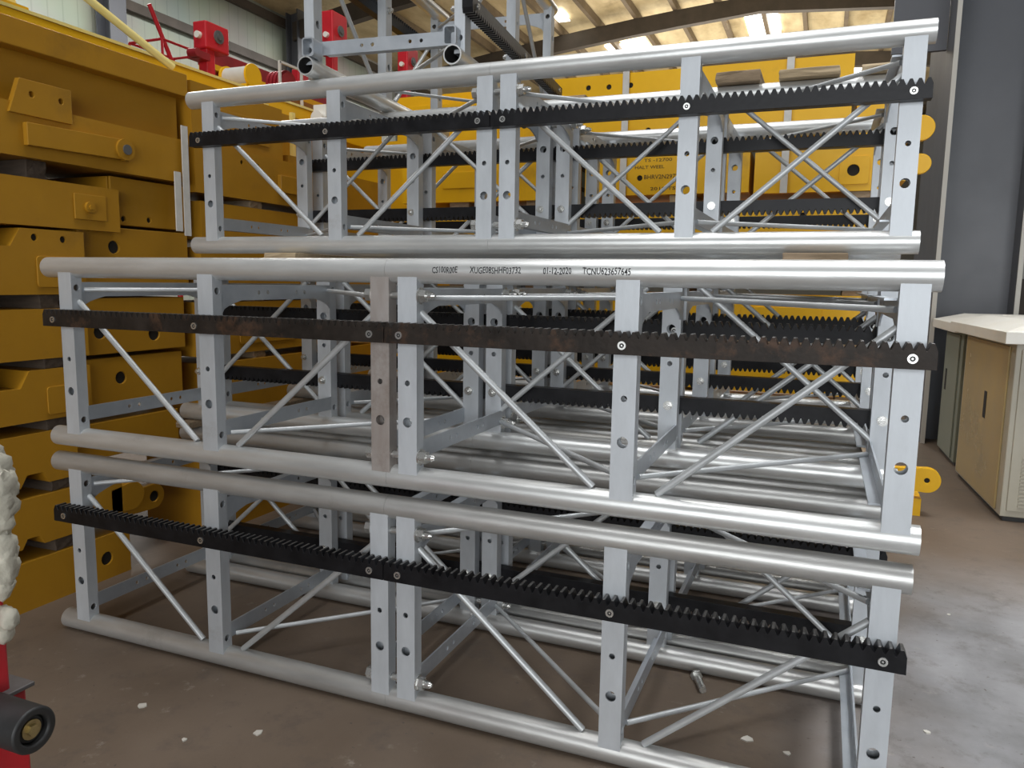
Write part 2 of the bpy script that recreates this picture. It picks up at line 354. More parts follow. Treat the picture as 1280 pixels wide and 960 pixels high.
def make_mast(name, label, cat, cfg, group=None):
    t = thing(name, label, cat, group=group)
    for x0, x1, A_, B_, C_ in cfg['secs']:
        for y in (0, W):
            for z in (ZB, ZT):
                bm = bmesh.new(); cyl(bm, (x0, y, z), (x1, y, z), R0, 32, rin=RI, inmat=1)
                obj('main_tube', bm, [M['tube'], M['tube_shade']], t, smooth=35)
        for x in (A_, B_, C_):
            for rot in (0, 1):
                obj('post', post_bm(x, rot), M['post'], t)
        for x, s in ((A_, .030), (B_, .030), (C_, -.030)):
            for top in (0, 1): obj('cross_member', cross_bm(x + s, top), M['plate'], t)
        for rot in (0, 1):
            dr = .0105
            obj('brace', rod_bm((A_ + .03, .0, .562), (B_ - .09, 0, .078), dr, rot), M['rod'], t, smooth=40)
            obj('brace', rod_bm((B_ + .095, .0, .078), (C_ - .03, 0, .562), dr, rot), M['rod'], t, smooth=40)
            obj('brace', rod_bm((A_ + .036, .02, .606), (B_ - .03, W - .03, .612), .0085, rot), M['rod'], t, smooth=40)
            obj('brace', rod_bm((B_ + .036, W - .03, .612), (C_ - .036, .02, .606), .0085, rot), M['rod'], t, smooth=40)
    for x0, x1, bx in cfg['racks']:
        for rot in (0, 1):
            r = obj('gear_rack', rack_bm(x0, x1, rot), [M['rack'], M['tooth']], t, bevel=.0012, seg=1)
            for x in bx: obj('rack_bolt', rack_bolt_bm(x, rot), [M['steel'], M['socket']], r, smooth=40)
    if cfg['joint']:
        for y in (-.011, W + .011):
            for z in (.112, .613): obj('joint_bolt', joint_bolt_bm(*cfg['joint'], y, z), M['steel'], t, smooth=40)
    else:
        for y in (.012, W - .012):
            for xa in (.0, 1.438):
                bm = bmesh.new()
                plate(bm, rect(-.026, .026, .072, .145, .012), [(0, .112, .0)] if False else [], (xa, y, 0), (0, 1, 0), (0, 0, 1), (.004, 0, 0)) if xa == 9 else None
                o_ = rect(y - .027, y + .027, .073, .148, .012); i_ = rect(y - .021, y + .021, .079, .142, .008)
                va = [[bm.verts.new((x, p[0], p[1])) for p in lp] for lp in (o_, i_) for x in (xa, xa + .07)]
                n = len(o_)
                for i in range(n):
                    j = (i + 1) % n
                    bm.faces.new((va[0][i], va[0][j], va[1][j], va[1][i])); bm.faces.new((va[2][i], va[3][i], va[3][j], va[2][j]))
                    bm.faces.new((va[0][i], va[2][i], va[2][j], va[0][j])); bm.faces.new((va[1][i], va[1][j], va[3][j], va[3][i]))
                obj('joint_box', bm, M['plate'], t, smooth=40)
    return t
GRP = 'lattice hoist masts stacked in tiers'
MN = 'hoist_mast'
front2 = make_mast(MN, 'hoist mast with rust-stained rack and handwritten marks, front of the middle tier', 'mast', SEC2, GRP)
front2.location = (0, 0, .791 - R0)
masts = {}
Z1, Z2, Z3 = .0, .791 - R0, 1.560 - R0
masts['t2r2'] = dup(front2, (0, .775, Z2), 0, 'hoist mast of the middle tier, directly behind the one with handwritten marks')
masts['t2r3'] = dup(front2, (.01, 1.585, Z2), 0, 'galvanised hoist mast in the rear row of the middle tier, nearest the yellow beams behind')
masts['t1r1'] = dup(front2, (-.009, .0016, Z1), 0, 'galvanised hoist mast with clean black rack resting on the floor, front of the bottom tier')
masts['t1r2'] = dup(front2, (0, .775, Z1), 0, 'galvanised hoist mast on the floor in the middle row of the bottom tier')
masts['t1r3'] = dup(front2, (.01, 1.585, Z1), 0, 'galvanised hoist mast on the floor in the rear row of the bottom tier')
masts['t3r1'] = dup(front2, (.016, .7408, Z3), 0, 'galvanised hoist mast on timber packers, front of the top tier, carrying the crosswise mast')
masts['t3r2'] = dup(front2, (.016, 1.55, Z3), 0, 'galvanised hoist mast on timber packers, rear row of the top tier')
# surface differences between the copies
def swap(root, name, m, which=None):
    for c in root.children:
        if c.name.split('.')[0] == name and (which is None or which(c)):
            c.data = c.data.copy(); c.data.materials[0] = m
mid = lambda c: sum((v.co for v in c.data.vertices), Vector()) / len(c.data.vertices)
swap(front2, 'gear_rack', M['rack_rust'], lambda c: mid(c).y < .3)
for c in front2.children:
    if c.data.materials and c.data.materials[0] == M['rack_rust']: c['label'] = 'black gear rack with brown rust stains'
swap(front2, 'post', M['post_stained'], lambda c: mid(c).y < .3 and abs(mid(c).x - 1.487) < .05)
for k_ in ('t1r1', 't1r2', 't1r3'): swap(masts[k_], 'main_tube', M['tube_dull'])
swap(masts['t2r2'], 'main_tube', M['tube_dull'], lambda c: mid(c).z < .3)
# handwritten marks on the top front tube of front2
tube = [c for c in front2.children if c.name.startswith('main_tube') and mid(c).x > 1.6 and mid(c).y < .1 and mid(c).z > .4][0]
def text_mesh(body, size, name):
    cu = bpy.data.curves.new(name, 'FONT'); cu.body = body; cu.size = size; cu.offset = size * .012; cu.resolution_u = 2; cu.extrude = 0
    to = bpy.data.objects.new(name, cu); COL.objects.link(to)
    dg = bpy.context.evaluated_depsgraph_get(); me = bpy.data.meshes.new_from_object(to.evaluated_get(dg))
    COL.objects.unlink(to); bpy.data.objects.remove(to); return me
for body, x0, x1 in (('CS100R00E', 1.672, 1.755), ('XUGE08SHHF03732', 1.795, 1.955), ('01-12-2020', 2.022, 2.105), ('TCNU623657645', 2.137, 2.272)):
    me = text_mesh(body, .026, 'marking')
    bm = bmesh.new(); bm.from_mesh(me); bmesh.ops.triangulate(bm, faces=bm.faces[:])
    for _ in range(2): bmesh.ops.subdivide_edges(bm, edges=[e for e in bm.edges if e.calc_length() > .004], cuts=2); bmesh.ops.triangulate(bm, faces=bm.faces[:])
    mx = max(v.co.x for v in bm.verts); mn = min(v.co.x for v in bm.verts); rnd = random.Random(body)
    for v in bm.verts:
        x = x0 + (v.co.x - mn) / (mx - mn) * (x1 - x0); h = v.co.y - .009 + .0012 * math.sin(x * 130) + rnd.uniform(-.0004, .0004)
        a = h / R0 + .10; rr = R0 + .0006
        v.co = (x, -rr * math.cos(a), ZT + rr * math.sin(a))
    o = obj('handwritten_marking', bm, M['ink'], tube); o['label'] = 'black handwritten marking reading ' + body
# the crosswise mast on top
top = make_mast('hoist_mast', 'short single galvanised mast lying crosswise on the top tier with open tube ends', 'mast', SEC1, GRP)
top.location = (.583, 2.165, Z3 + W + 2 * R0); top.rotation_euler = (0, 0, math.atan2(-1, .085))

# packers
def plank(name, label, x0, x1, y0, y1, z0, z1, m, cat='timber', group=None):
    bm = bxm(x0, x1, y0, y1, z0, z1)
    bmesh.ops.subdivide_edges(bm, edges=[e for e in bm.edges], cuts=2, use_grid_fill=True)
    rr = random.Random(label)
    for v in bm.verts: v.co += Vector((rr.uniform(-.003, .003), rr.uniform(-.004, .004), 0))
    return tag(obj(name, bm, m, bevel=.003), label, cat, group)
zt2 = Z2 + W + 2 * R0
G = 'timber packers between the tiers'
plank('timber_packer', 'weathered timber packer under the left end of the top tier mast', .50, .665, .63, 2.26, zt2, Z3, M['wood_lt'], group=G)
plank('timber_packer', 'weathered timber packer under the right end of the top tier mast', 2.62, 2.82, .63, 2.26, zt2, Z3, M['wood'], group=G)
zt1 = W + 2 * R0
plank('timber_packer', 'thin timber packer between bottom and middle tiers at the left end', .03, .11, .56, 2.24, zt1, Z2, M['wood'], group=G)
plank('timber_packer', 'thin timber packer between bottom and middle tiers at the right end', 2.94, 3.02, .56, 2.24, zt1, Z2, M['wood'], group=G)
zt3 = Z3 + W + 2 * R0
G = 'loose timber offcuts on the top tier'
plank('timber_block', 'brown timber offcut on the top tier tubes above the right half rack', 2.28, 2.46, 1.33, 1.62, zt3, zt3 + .045, M['wood'], group=G)
plank('timber_block', 'pale timber offcut on the top tier beside the brown one', 2.53, 2.76, 1.33, 1.62, zt3, zt3 + .035, M['wood_lt'], group=G)
plank('timber_block', 'timber offcut on the top tier by the right end post', 2.84, 2.98, 1.33, 1.62, zt3, zt3 + .03, M['wood_lt'], group=G)
plank('timber_block', 'timber offcut on the top tier near the mid joint, beside the crosswise mast', 1.40, 1.66, 1.50, 1.63, zt3, zt3 + .04, M['wood'], group=G)

# ------------------------------------------------------------------ yellow beams
# local frame of a beam: x along its length, face towards -y, z up
def beam(label, loc, rz, L, h, depth, m, cat='beam', group=None, inner=None, flange=None, pocket=None, notch=None, holes=(), boss=None, lug=None, patch=None, recess=0., name='yellow_beam', arm=None, texts=()):
    t = thing(name, label, cat, loc, rz, group)
    out = [(0, 0)]
    if notch and notch[0] == 'bottom':
        _, a, b, d = notch; out += [(a, 0), (a + d * .6, d), (b - d * .6, d), (b, 0)]
    out += [(L, 0), (L, h)]
    if notch and notch[0] == 'top':
        _, a, b, d = notch; out += [(b, h), (b - d * .6, h - d), (a + d * .6, h - d), (a, h)]
    out += [(0, h)]
    bm = bmesh.new()
    plate(bm, out, [(a, b, r) for a, b, r in holes], (0, recess, 0), (1, 0, 0), (0, 0, 1), (0, .012, 0))
    plate(bm, out, [], (0, depth - .012, 0), (1, 0, 0), (0, 0, 1), (0, .012, 0))
    n = len(out)
    for i in range(n):       # top, bottom, ends and notch walls
        (a0, b0), (a1, b1) = out[i], out[(i + 1) % n]
        vs = [bm.verts.new(p) for p in ((a0, recess + .012, b0), (a1, recess + .012, b1), (a1, depth - .012, b1), (a0, depth - .012, b0))]
        bm.faces.new(vs)
    obj('box_section', bm, m, t)
    if holes:
        bm = bmesh.new()
        for a, b, r in holes: cyl(bm, (a, recess + .010, b), (a, recess + .05, b), r * 1.05, 16)
        obj('bore', bm, M['hole'], t)
    if flange:
        z0, z1, p = flange
        obj('flange', bxm(-.0, L + .01, -p, depth, z0, z1), m, t, bevel=.004)
    if inner:
        x1, z0, z1, off, hl = inner
        bm = bmesh.new(); plate(bm, rect(L, x1, z0, z1), hl, (0, off, 0), (1, 0, 0), (0, 0, 1), (0, .012, 0)); box(bm, L, x1, off + .02, depth - .04, z0, z1)
        obj('inner_section', bm, m, t, bevel=.003)
        if hl:
            bm = bmesh.new()
            for a, b, r in hl: cyl(bm, (a, off + .010, b), (a, off + .0195, b), r * 1.05, 16)
            obj('bore', bm, M['hole'], t)
    if pocket:
        a0, a1, z0, z1 = pocket
        bm = bmesh.new(); plate(bm, rect(a0, a1, z0, z1, .015), [q for q in holes if a0 < q[0] < a1 and z0 < q[1] < z1], (0, recess - .007, 0), (1, 0, 0), (0, 0, 1), (0, .007, 0))
        obj('stiffener_plate', bm, m, t, bevel=.002)
    if patch:
        a0, a1, z0, z1 = patch
        bm = bmesh.new(); plate(bm, rect(a0, a1, z0, z1, .004), [], (0, recess - .008, 0), (1, 0, 0), (0, 0, 1), (0, .008, 0))
        pp = obj('wear_plate', bm, m, t, bevel=.002)
        bm = bmesh.new(); c = ((a0 + a1) / 2 - .01, (z0 + z1) / 2); cyl(bm, (c[0], recess - .022, c[1]), (c[0], recess - .008, c[1]), .024, 20); cyl(bm, (c[0], recess - .028, c[1]), (c[0], recess - .022, c[1]), .012, 6)
        obj('bolt', bm, m, pp, smooth=40)
    if arm:
        a0, a1, z0, z1, zc, r = arm        # tapering arm that ends in a round boss
        bm = bmesh.new()
        o_ = [(a0, z0), (a1, zc - r * .9)] + [(a1 + r * math.cos(q), zc + r * math.sin(q)) for q in [(-PI / 2) + PI * i / 12 for i in range(13)]] + [(a1, zc + r * .9), (a0, z1)]
        plate(bm, o_, [], (0, -.028, 0), (1, 0, 0), (0, 0, 1), (0, .028, 0))
        aa = obj('link_arm', bm, m, t, bevel=.003)
        bm = bmesh.new(); cyl(bm, (a1, -.040, zc), (a1, -.028, zc), r * .95, 28); obj('boss', bm, m, aa, smooth=40)
        bm = bmesh.new(); cyl(bm, (a1 + .003, -.046, zc), (a1 + .003, -.040, zc), r * .45, 20); obj('pin', bm, M['pin'], aa, smooth=40)
    for (a, zc, r, hole, y0, y1) in (lug or ()):
        bm = bmesh.new()
        o_ = [(L - .06, zc - r * .8)] + [(a + r * math.cos(q), zc + r * math.sin(q)) for q in [(-PI / 2) + PI * i / 14 for i in range(15)]] + [(L - .06, zc + r * .8)]
        plate(bm, o_, [(a, zc, hole)] if hole else [], (0, y0, 0), (1, 0, 0), (0, 0, 1), (0, y1 - y0, 0))
        lg = obj('end_lug', bm, m, t, bevel=.003)
        bm = bmesh.new(); cyl(bm, (a, y0 + .006, zc), (a, y1 - .006, zc), max(hole * 1.02, .012), 18); obj('pin', bm, M['hole'] if hole else M['pin'], lg)
    if boss:
        a0, a1, z0, z1, hl = boss          # bracket plate standing proud on the top edge
        bm = bmesh.new(); plate(bm, [(a0, z0), (a1, z0), (a1, z1), (a0 + .05, z1)], hl, (0, -.012, 0), (1, 0, 0), (0, 0, 1), (0, .026, 0)); obj('bracket_plate', bm, m, t, bevel=.002)
    for body, a0, a1, zc, sz in texts:
        me = text_mesh(body, sz, 'marking'); bm = bmesh.new(); bm.from_mesh(me); me2 = None
        mn = min(v.co.x for v in bm.verts); mx = max(v.co.x for v in bm.verts)
        for v in bm.verts: v.co = (a0 + (v.co.x - mn) / (mx - mn) * (a1 - a0), recess - .0012, zc + v.co.y - sz * .35)
        obj('handwritten_marking', bm, M['ink_faded'], t)
    return t
Y0 = -1.4
GL = 'yellow steel beams stacked beside the masts on the left'
yl = M['yellow_shaded']
def left(label, z0, z1, yend, **k):
    sh = -Y0
    def s(v): return v + sh
    for key in ('pocket', 'patch'):
        if key in k: a, b, c, d = k[key]; k[key] = (s(a), s(b), c - z0, d - z0)
    if 'holes' in k: k['holes'] = [(s(a), b - z0, r) for a, b, r in k['holes']]
    if 'inner' in k: a, b, c, d, h = k['inner']; k['inner'] = (s(a), b - z0, c - z0, d, [(s(p), q - z0, r) for p, q, r in h])
    if 'notch' in k: n, a, b, d = k['notch']; k['notch'] = (n, s(a), s(b), d)
    if 'arm' in k: a0, a1, c0, c1, zc, r = k['arm']; k['arm'] = (s(a0), s(a1), c0 - z0, c1 - z0, zc - z0, r)
    if 'boss' in k: a0, a1, c0, c1, h = k['boss']; k['boss'] = (s(a0), s(a1), c0 - z0, c1 - z0, [(s(p), q - z0, r) for p, q, r in h])
    if 'lug' in k: k['lug'] = [(s(a), zc - z0, r, h, y0, y1) for a, zc, r, h, y0, y1 in k['lug']]
    if 'flange' in k: a, b, p = k['flange']; k['flange'] = (a - z0, b - z0, p)
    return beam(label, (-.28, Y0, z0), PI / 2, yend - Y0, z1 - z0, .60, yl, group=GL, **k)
left('shaded yellow steel beam lying on the floor with a ringed hole near its end, lowest of the left stack', .0, .21, .55, holes=[(.42, .10, .032)])
left('shaded yellow steel beam with rounded lug ends, second from the floor in the left stack', .27, .48, .52, lug=[(.58, .36, .07, 0, .0, .05), (.80, .29, .065, .028, .10, .15)], notch=('bottom', .02, .12, .04))
left('shaded yellow steel beam with a bottom corner notch, third from the floor in the left stack', .53, .75, .30, inner=(.95, .56, .73, .07, []), notch=('bottom', .03, .16, .05))
left('shaded yellow steel beam with a rounded raised plate, fourth from the floor in the left stack', .80, 1.015, .385, pocket=(.17, .37, .82, .94), notch=('top', -.12, .10, .07), inner=(.98, .80, 1.03, .06, [(.60, .93, .03)]))
left('shaded yellow steel beam with two dark holes past its end, fifth from the floor in the left stack', 1.06, 1.27, .385, inner=(1.0, 1.05, 1.31, .05, [(.49, 1.155, .033), (.80, 1.13, .034)]))
left('shaded yellow steel beam with a notched upper edge and raised plate, sixth from the floor in the left stack', 1.33, 1.60, .39, notch=('top', -.15, .10, .075), pocket=(.16, .37, 1.36, 1.49), holes=[(.16, 1.565, .015), (.29, 1.563, .015)], inner=(1.03, 1.335, 1.635, .04, [(.58, 1.545, .03)]))
left('shaded yellow steel beam with a square bolted plate, seventh from the floor in the left stack', 1.612, 1.805, .585, patch=(.35, .51, 1.655, 1.765), inner=(1.03, 1.65, 1.87, .05, [(.65, 1.68, .013), (.80, 1.685, .013)]))
left('shaded yellow steel beam with link arm and round boss, eighth from the floor in the left stack', 1.885, 2.095, 1.0, arm=(.14, .605, 1.93, 2.02, 1.985, .05), boss=(.08, .36, 2.05, 2.19, [(.18, 2.135, .012), (.31, 2.135, .012)]), lug=[])
left('shaded yellow flanged steel beam on top of the left stack', 2.10, 2.42, 1.02, flange=(2.31, 2.42, .0), recess=.07)
G2 = 'timber dunnage in the left stack'
for i, (z0, z1, w_) in enumerate(((.21, .27, 'lowest'), (.48, .53, 'second lowest'), (.75, .80, 'third lowest'), (1.015, 1.06, 'fourth lowest'), (1.27, 1.33, 'fifth lowest'), (1.805, 1.885, 'topmost'))):
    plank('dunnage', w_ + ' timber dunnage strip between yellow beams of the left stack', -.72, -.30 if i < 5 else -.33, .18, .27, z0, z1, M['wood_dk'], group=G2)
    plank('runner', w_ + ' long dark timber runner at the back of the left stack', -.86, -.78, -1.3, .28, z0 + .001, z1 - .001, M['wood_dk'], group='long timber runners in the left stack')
    plank('dunnage', w_ + ' timber dunnage strip under the off-frame ends of the left stack beams', -.72, -.30, -1.2, -1.1, z0, z1, M['wood'], group=G2)
# second left stack, beyond the first one
G3 = 'yellow steel beams of the second left stack'
zz = [(.0, .28), (.32, .63), (.67, .95), (.99, 1.28), (1.32, 1.57), (1.61, 1.81), (1.85, 2.11)]
ordw = ['lowest', 'second', 'third', 'fourth', 'fifth', 'sixth', 'topmost']
for i, (a, b) in enumerate(zz):
    kw = {}
    if i == 4: kw = dict(holes=[(.62, .14, .03)], patch=(.95, 1.1, .06, .19))
    if i == 5: kw = dict(holes=[(.2, .09, .02), (.9, .1, .02)])
    if i == 6: kw = dict(arm=(.65, 1.28, .07, .17, .12, .06), holes=[(.35, .2, .012), (.48, .2, .012)])
    if i == 3: kw = dict(pocket=(.3, .8, .05, .2))
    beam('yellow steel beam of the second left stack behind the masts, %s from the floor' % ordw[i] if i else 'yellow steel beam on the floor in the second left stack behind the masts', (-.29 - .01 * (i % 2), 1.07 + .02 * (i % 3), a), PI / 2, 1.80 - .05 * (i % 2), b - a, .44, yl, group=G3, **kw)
    if i: plank('dunnage', 'timber dunnage strip in the second left stack, %s layer' % ordw[i], -.70, -.31, 1.5, 1.6, zz[i - 1][1], a, M['wood'], group='timber dunnage in the second left stack')
    if i: plank('dunnage', 'timber dunnage strip at the far end of the second left stack, %s layer' % ordw[i], -.70, -.31, 2.4, 2.5, zz[i - 1][1], a, M['wood'], group='timber dunnage in the second left stack')
beam('short yellow steel beam piece crowning the near end of the second left stack', (-.31, 1.08, 2.11), PI / 2, .72, .30, .28, yl, group=G3, pocket=(.2, .6, .06, .2))
# back stack, facing the camera
G4 = 'yellow steel beams of the back stack'
yb = M['yellow']
YB = 3.2
def back(label, x0, x1, z0, z1, yo=0, **k): return beam(label, (x0, YB + yo, z0), 0, x1 - x0, z1 - z0, .5, yb, group=G4, **k)
back('bright yellow steel beam on the floor behind the masts with a round end lug', -.1, 3.22, .03, .33, lug=[(3.52, .205, .078, .016, -.02, .03)])
back('short yellow block on the floor by the right end of the back stack, under the round lug', 3.26, 3.40, .0, .11)
back('bright yellow steel beam behind the masts, second from the floor of the back stack', .0, 3.1, .39, .66)
back('bright yellow steel beam behind the masts, third from the floor of the back stack', -.1, 3.05, .72, 1.0, holes=[(2.6, .15, .03)])
back('bright yellow steel beam behind the masts, fourth from the floor of the back stack', .05, 3.12, 1.06, 1.36, pocket=(2.2, 2.7, .06, .22))
back('bright yellow steel beam behind the masts, fifth from the floor of the back stack', -.05, 3.06, 1.41, 1.66)
back('bright yellow steel beam with notched lower edge, sixth from the floor of the back stack', -.1, 3.1, 1.71, 1.95, holes=[(.28, .05, .02), (1.3, .06, .02), (2.7, .15, .02)], notch=('bottom', .42, .95, .09))
back('bright yellow steel beam with square end plate at the left of the back stack', -.30, .98, 2.0, 2.29, pocket=(.35, .95, .1, .22), holes=[(.15, .2, .02)])
back('bright yellow steel beam covered in faded handwriting in the middle of the back stack', 1.16, 2.26, 2.015, 2.275, holes=[(.385, .113, .019)],
     texts=(('TS -12700', .41, .60, .228, .030), ('HALT WEEL', .35, .55, .183, .030), ('BHRV2N29720', .415, .665, .118, .040), ('2018 TS', .46, .63, .04, .030)))
back('bright yellow steel beam with a square plate and black bore at the right of the back stack', 2.29, 3.06, 2.005, 2.262, holes=[(.585, .125, .036)], pocket=(.505, .675, .04, .21), yo=.01)
back('bright yellow deep plate girder with a row of small holes on top of the back stack', .92, 2.84, 2.345, 2.82, holes=[(.245, .40, .018), (.39, .395, .018), (.54, .395, .018), (.67, .095, .018), (.83, .09, .018), (1.28, .36, .01)], flange=(.0, .02, .015))
back('bright yellow stub beam with two round end lugs at the top right of the back stack', 2.87, 3.18, 2.31, 2.72, lug=[(.365, .06, .075, 0, .02, .07)], yo=.03)
back('bright yellow beam with rounded lug at the right of the back stack, level with the square-bored one', 3.08, 3.17, 2.06, 2.25, lug=[(.165, .10, .06, 0, .02, .07)], yo=.03)
back('bright yellow beam piece on the upper left of the back stack', -.25, .88, 2.335, 2.74, pocket=(.3, .7, .1, .25), yo=.12, holes=[(.9, .22, .03)])
for i, (z0, z1, w_) in enumerate(((.0, .03, 'lowest'), (.33, .39, 'second'), (.66, .72, 'third'), (1.0, 1.06, 'fourth'), (1.36, 1.41, 'fifth'), (1.66, 1.71, 'sixth'), (1.95, 2.0, 'seventh'))):
    for x, side in ((.1, 'left'), (.72, 'left centre'), (1.75, 'centre'), (2.86, 'right')):
        plank('dunnage', 'timber dunnage block in the back stack, %s layer from the floor at its %s' % (w_, side), x, x + .16, YB + .015, YB + .45, z0, z1 + (.012 if i == 6 and x > 1 and x < 2 else .003 if i == 6 and x > 2 else 0), M['wood_lt'] if (i + int(x * 3)) % 2 else M['wood'], group='timber dunnage in the back stack')
for x, side in ((1.7, 'left'), (2.0, 'middle'), (2.55, 'right'), (2.95, 'far right')):
    pass
plank('dunnage', 'timber block under the deep plate girder, left of the faded handwriting', 1.3, 1.46, YB + .03, YB + .45, 2.275, 2.345, M['wood'], group='timber dunnage in the back stack')
plank('dunnage', 'timber block under the right end of the deep plate girder', 2.5, 2.66, YB + .03, YB + .45, 2.262, 2.345, M['wood'], group='timber dunnage in the back stack')
plank('dunnage', 'timber block under the upper left beam piece of the back stack', .1, .28, YB + .13, YB + .45, 2.29, 2.335, M['wood'], group='timber dunnage in the back stack')
for x, w_ in ((1.435, 'left'), (2.475, 'right')):
    bm = bxm(x - .022, x + .022, YB - .03, YB - .024, 2.0, 2.845); box(bm, x - .022, x + .022, YB - .03, YB + .3, 2.84, 2.846); box(bm, x - .05, x + .03, YB - .034, YB - .022, 2.33, 2.43)
    tag(obj('tie_strap', bm, M['strap']), 'pale upright tie strap on the face of the deep yellow girder, the %s one' % w_, 'strap', 'tie straps on the back stack')

for z0, z1, w_, x0 in ((.0, .88, 'lowest', -1.75), (.88, 1.76, 'second', -1.75), (1.76, 2.62, 'third', -1.75), (2.62, 2.98, 'topmost and shortest', -.78)):
    beam('deep yellow box girder standing beyond the second left stack, %s' % (w_ + (' from the floor' if x0 < -1 else '')), (x0, 3.95, z0), 0, -x0, z1 - z0, .3, yb, group='deep yellow box girders beyond the second left stack', pocket=(.12, .5, .08, .28), holes=[(.62, .18, .025)])
# strap by the left stack
bm = bxm(-.262, -.256, .955, .995, 1.62, 2.16); box(bm, -.262, -.256, .90, .94, 1.64, 1.93)
tag(obj('tie_strap', bm, M['strap']), 'grey webbing strap hanging at the end of the left yellow stack', 'strap')

# ------------------------------------------------------------------ things on and behind the left stack
bm = bxm(-.95, -.60, -1.4, 3.4, 2.42, 2.56)
t = thing('yellow_rail', 'long bright yellow rail lying behind the flanged beam on top of the left stack', 'beam', (0, 0, 0))
obj('rail_box', bm, M['yellow'], t, bevel=.006)
obj('rail_lip', bxm(-.64, -.595, -1.4, 3.4, 2.56, 2.575), M['yellow_lt'], t)
t = thing('yellow_lug', 'bright yellow lug plate standing on the long yellow rail', 'bracket', (-.66, .34, 2.575))
bm = bmesh.new(); plate(bm, [(-.05, 0), (.07, 0), (.0, .34), (-.09, .34)], [], (0, 0, 0), (0, 1, 0), (0, 0, 1), (.03, 0, 0)); obj('lug_plate', bm, M['yellow_lt'], t)
obj('base_plate', bxm(-.03, .06, -.09, .1, 0, .012), M['yellow'], t)
tag(obj('red_canister', (lambda b: (cyl(b, (-.72, .02, 2.66), (-.72, .26, 2.66), .085, 20), b)[1])(bmesh.new()), M['red_dk'], smooth=40), 'dark red cylinder lying on the yellow rail at the upper left', 'cylinder')
bm = bmesh.new(); cyl(bm, (-.34, 1.0, 2.452), (-.62, -.08, 3.04), .019, 14)
tag(obj('yellow_pole', bm, M['yellow_lt'], smooth=40), 'pale yellow round pole leaning up over the left stack', 'pole')
def lathe_x(): pass
def red_post(label, x, y, top, head, s=1.0, wheel=True):
    t = thing('red_post', label, 'post', (x, y, 0), 0, 'red steel posts with boxed heads behind the left stack')
    w = .036 * s
    obj('column', bxm(-w, w, -w, w, .012, top), M['red'], t, bevel=.006)
    obj('base_plate', bxm(-.16, .16, -.16, .16, 0, .012), M['red_dk'], t)
    h = head
    obj('head_box', bxm(-.055 * s, .055 * s, -.06 * s, .15 * s, top - .02, top - .02 + h), M['red'], t, bevel=.01)
    bm = bmesh.new(); cyl(bm, (.055 * s, .05 * s, top + h * .42), (.063 * s, .05 * s, top + h * .42), .042 * s, 24); cyl(bm, (.063 * s, .05 * s, top + h * .42), (.070 * s, .05 * s, top + h * .42), .020 * s, 12)
    obj('hub', bm, M['greytop'], t, smooth=40)
    if wheel:
        bm = bmesh.new(); box(bm, -.04 * s, .06 * s, -.13 * s, -.036 * s, top - .10 * s, top - .055 * s); cyl(bm, (.0, -.15 * s, top - .075 * s), (.07 * s, -.15 * s, top - .075 * s), .026 * s, 16)
        obj('clamp', bm, M['red_dk'], t, smooth=40)
        bm = bmesh.new(); cyl(bm, (0, -.085 * s, top + .06), (0, -.06 * s, top + .06), .022 * s, 14); obj('cap', bm, M['lid'], t, smooth=40)
    return t
red_post('red steel post with a boxed drive head, nearest behind the left yellow stack', -1.08, 2.03, 2.90, .17)
red_post('red steel post seen through the crosswise mast, left of its middle upright', -1.08, 3.42, 3.30, .27, 1.0)
red_post('red steel post furthest along, seen low between the crosswise mast tubes', -1.08, 4.62, 3.38, .25, 1.0)
red_post('small red post beside the open tube end of the crosswise mast', -2.4, 4.72, 3.30, .26, .8)
t = thing('red_beam', 'dark red horizontal beam with an orange lower strip running behind the nearest red post', 'beam', (-1.5, 2.45, 0))
obj('beam', bxm(-.06, .06, 0, 1.5, 2.94, 3.04), M['red_dk'], t, bevel=.004); obj('lower_strip', bxm(-.05, .075, 0, 1.5, 2.90, 2.94), M['yellow'], t)
obj('support', bxm(-.04, .04, .05, .13, 0, 2.90), M['red_dk'], t); obj('support', bxm(-.04, .04, 1.4, 1.48, 0, 2.90), M['red_dk'], t)
t = thing('yellow_drum', 'yellow winch drum with a pale flank behind the left end of the top tier', 'drum', (-.70, 1.90, 2.575))
bm = bmesh.new(); cyl(bm, (-.09, 0, .075), (.09, 0, .075), .062, 28); obj('barrel', bm, M['strap'], t, smooth=40)
bm = bmesh.new(); cyl(bm, (.09, 0, .075), (.105, 0, .075), .073, 28); obj('flange', bm, M['yellow'], t, smooth=40)
bm = bmesh.new(); cyl(bm, (-.105, 0, .075), (-.09, 0, .075), .073, 28); obj('flange', bm, M['yellow'], t, smooth=40)
obj('foot', bxm(-.1, .1, -.06, .06, 0, .02), M['yellow'], t)
t = thing('hose_reel', 'dark red ribbed reel in a white frame by the open tube end', 'reel', (-.75, 2.36, 2.575))
bm = bmesh.new()
for i in range(4): cyl(bm, (-.05 + i * .03, 0, .13), (-.032 + i * .03, 0, .13), .10, 24); cyl(bm, (-.032 + i * .03, 0, .13), (-.02 + i * .03, 0, .13), .085, 24)
obj('ribbed_drum', bm, M['red_dk'], t, smooth=40)
bm = bmesh.new()
for y in (-.115, .115): box(bm, .072, .086, y - .008, y + .008, 0, .26)
box(bm, .072, .086, -.12, .12, .25, .265); obj('frame', bm, M['strap'], t)
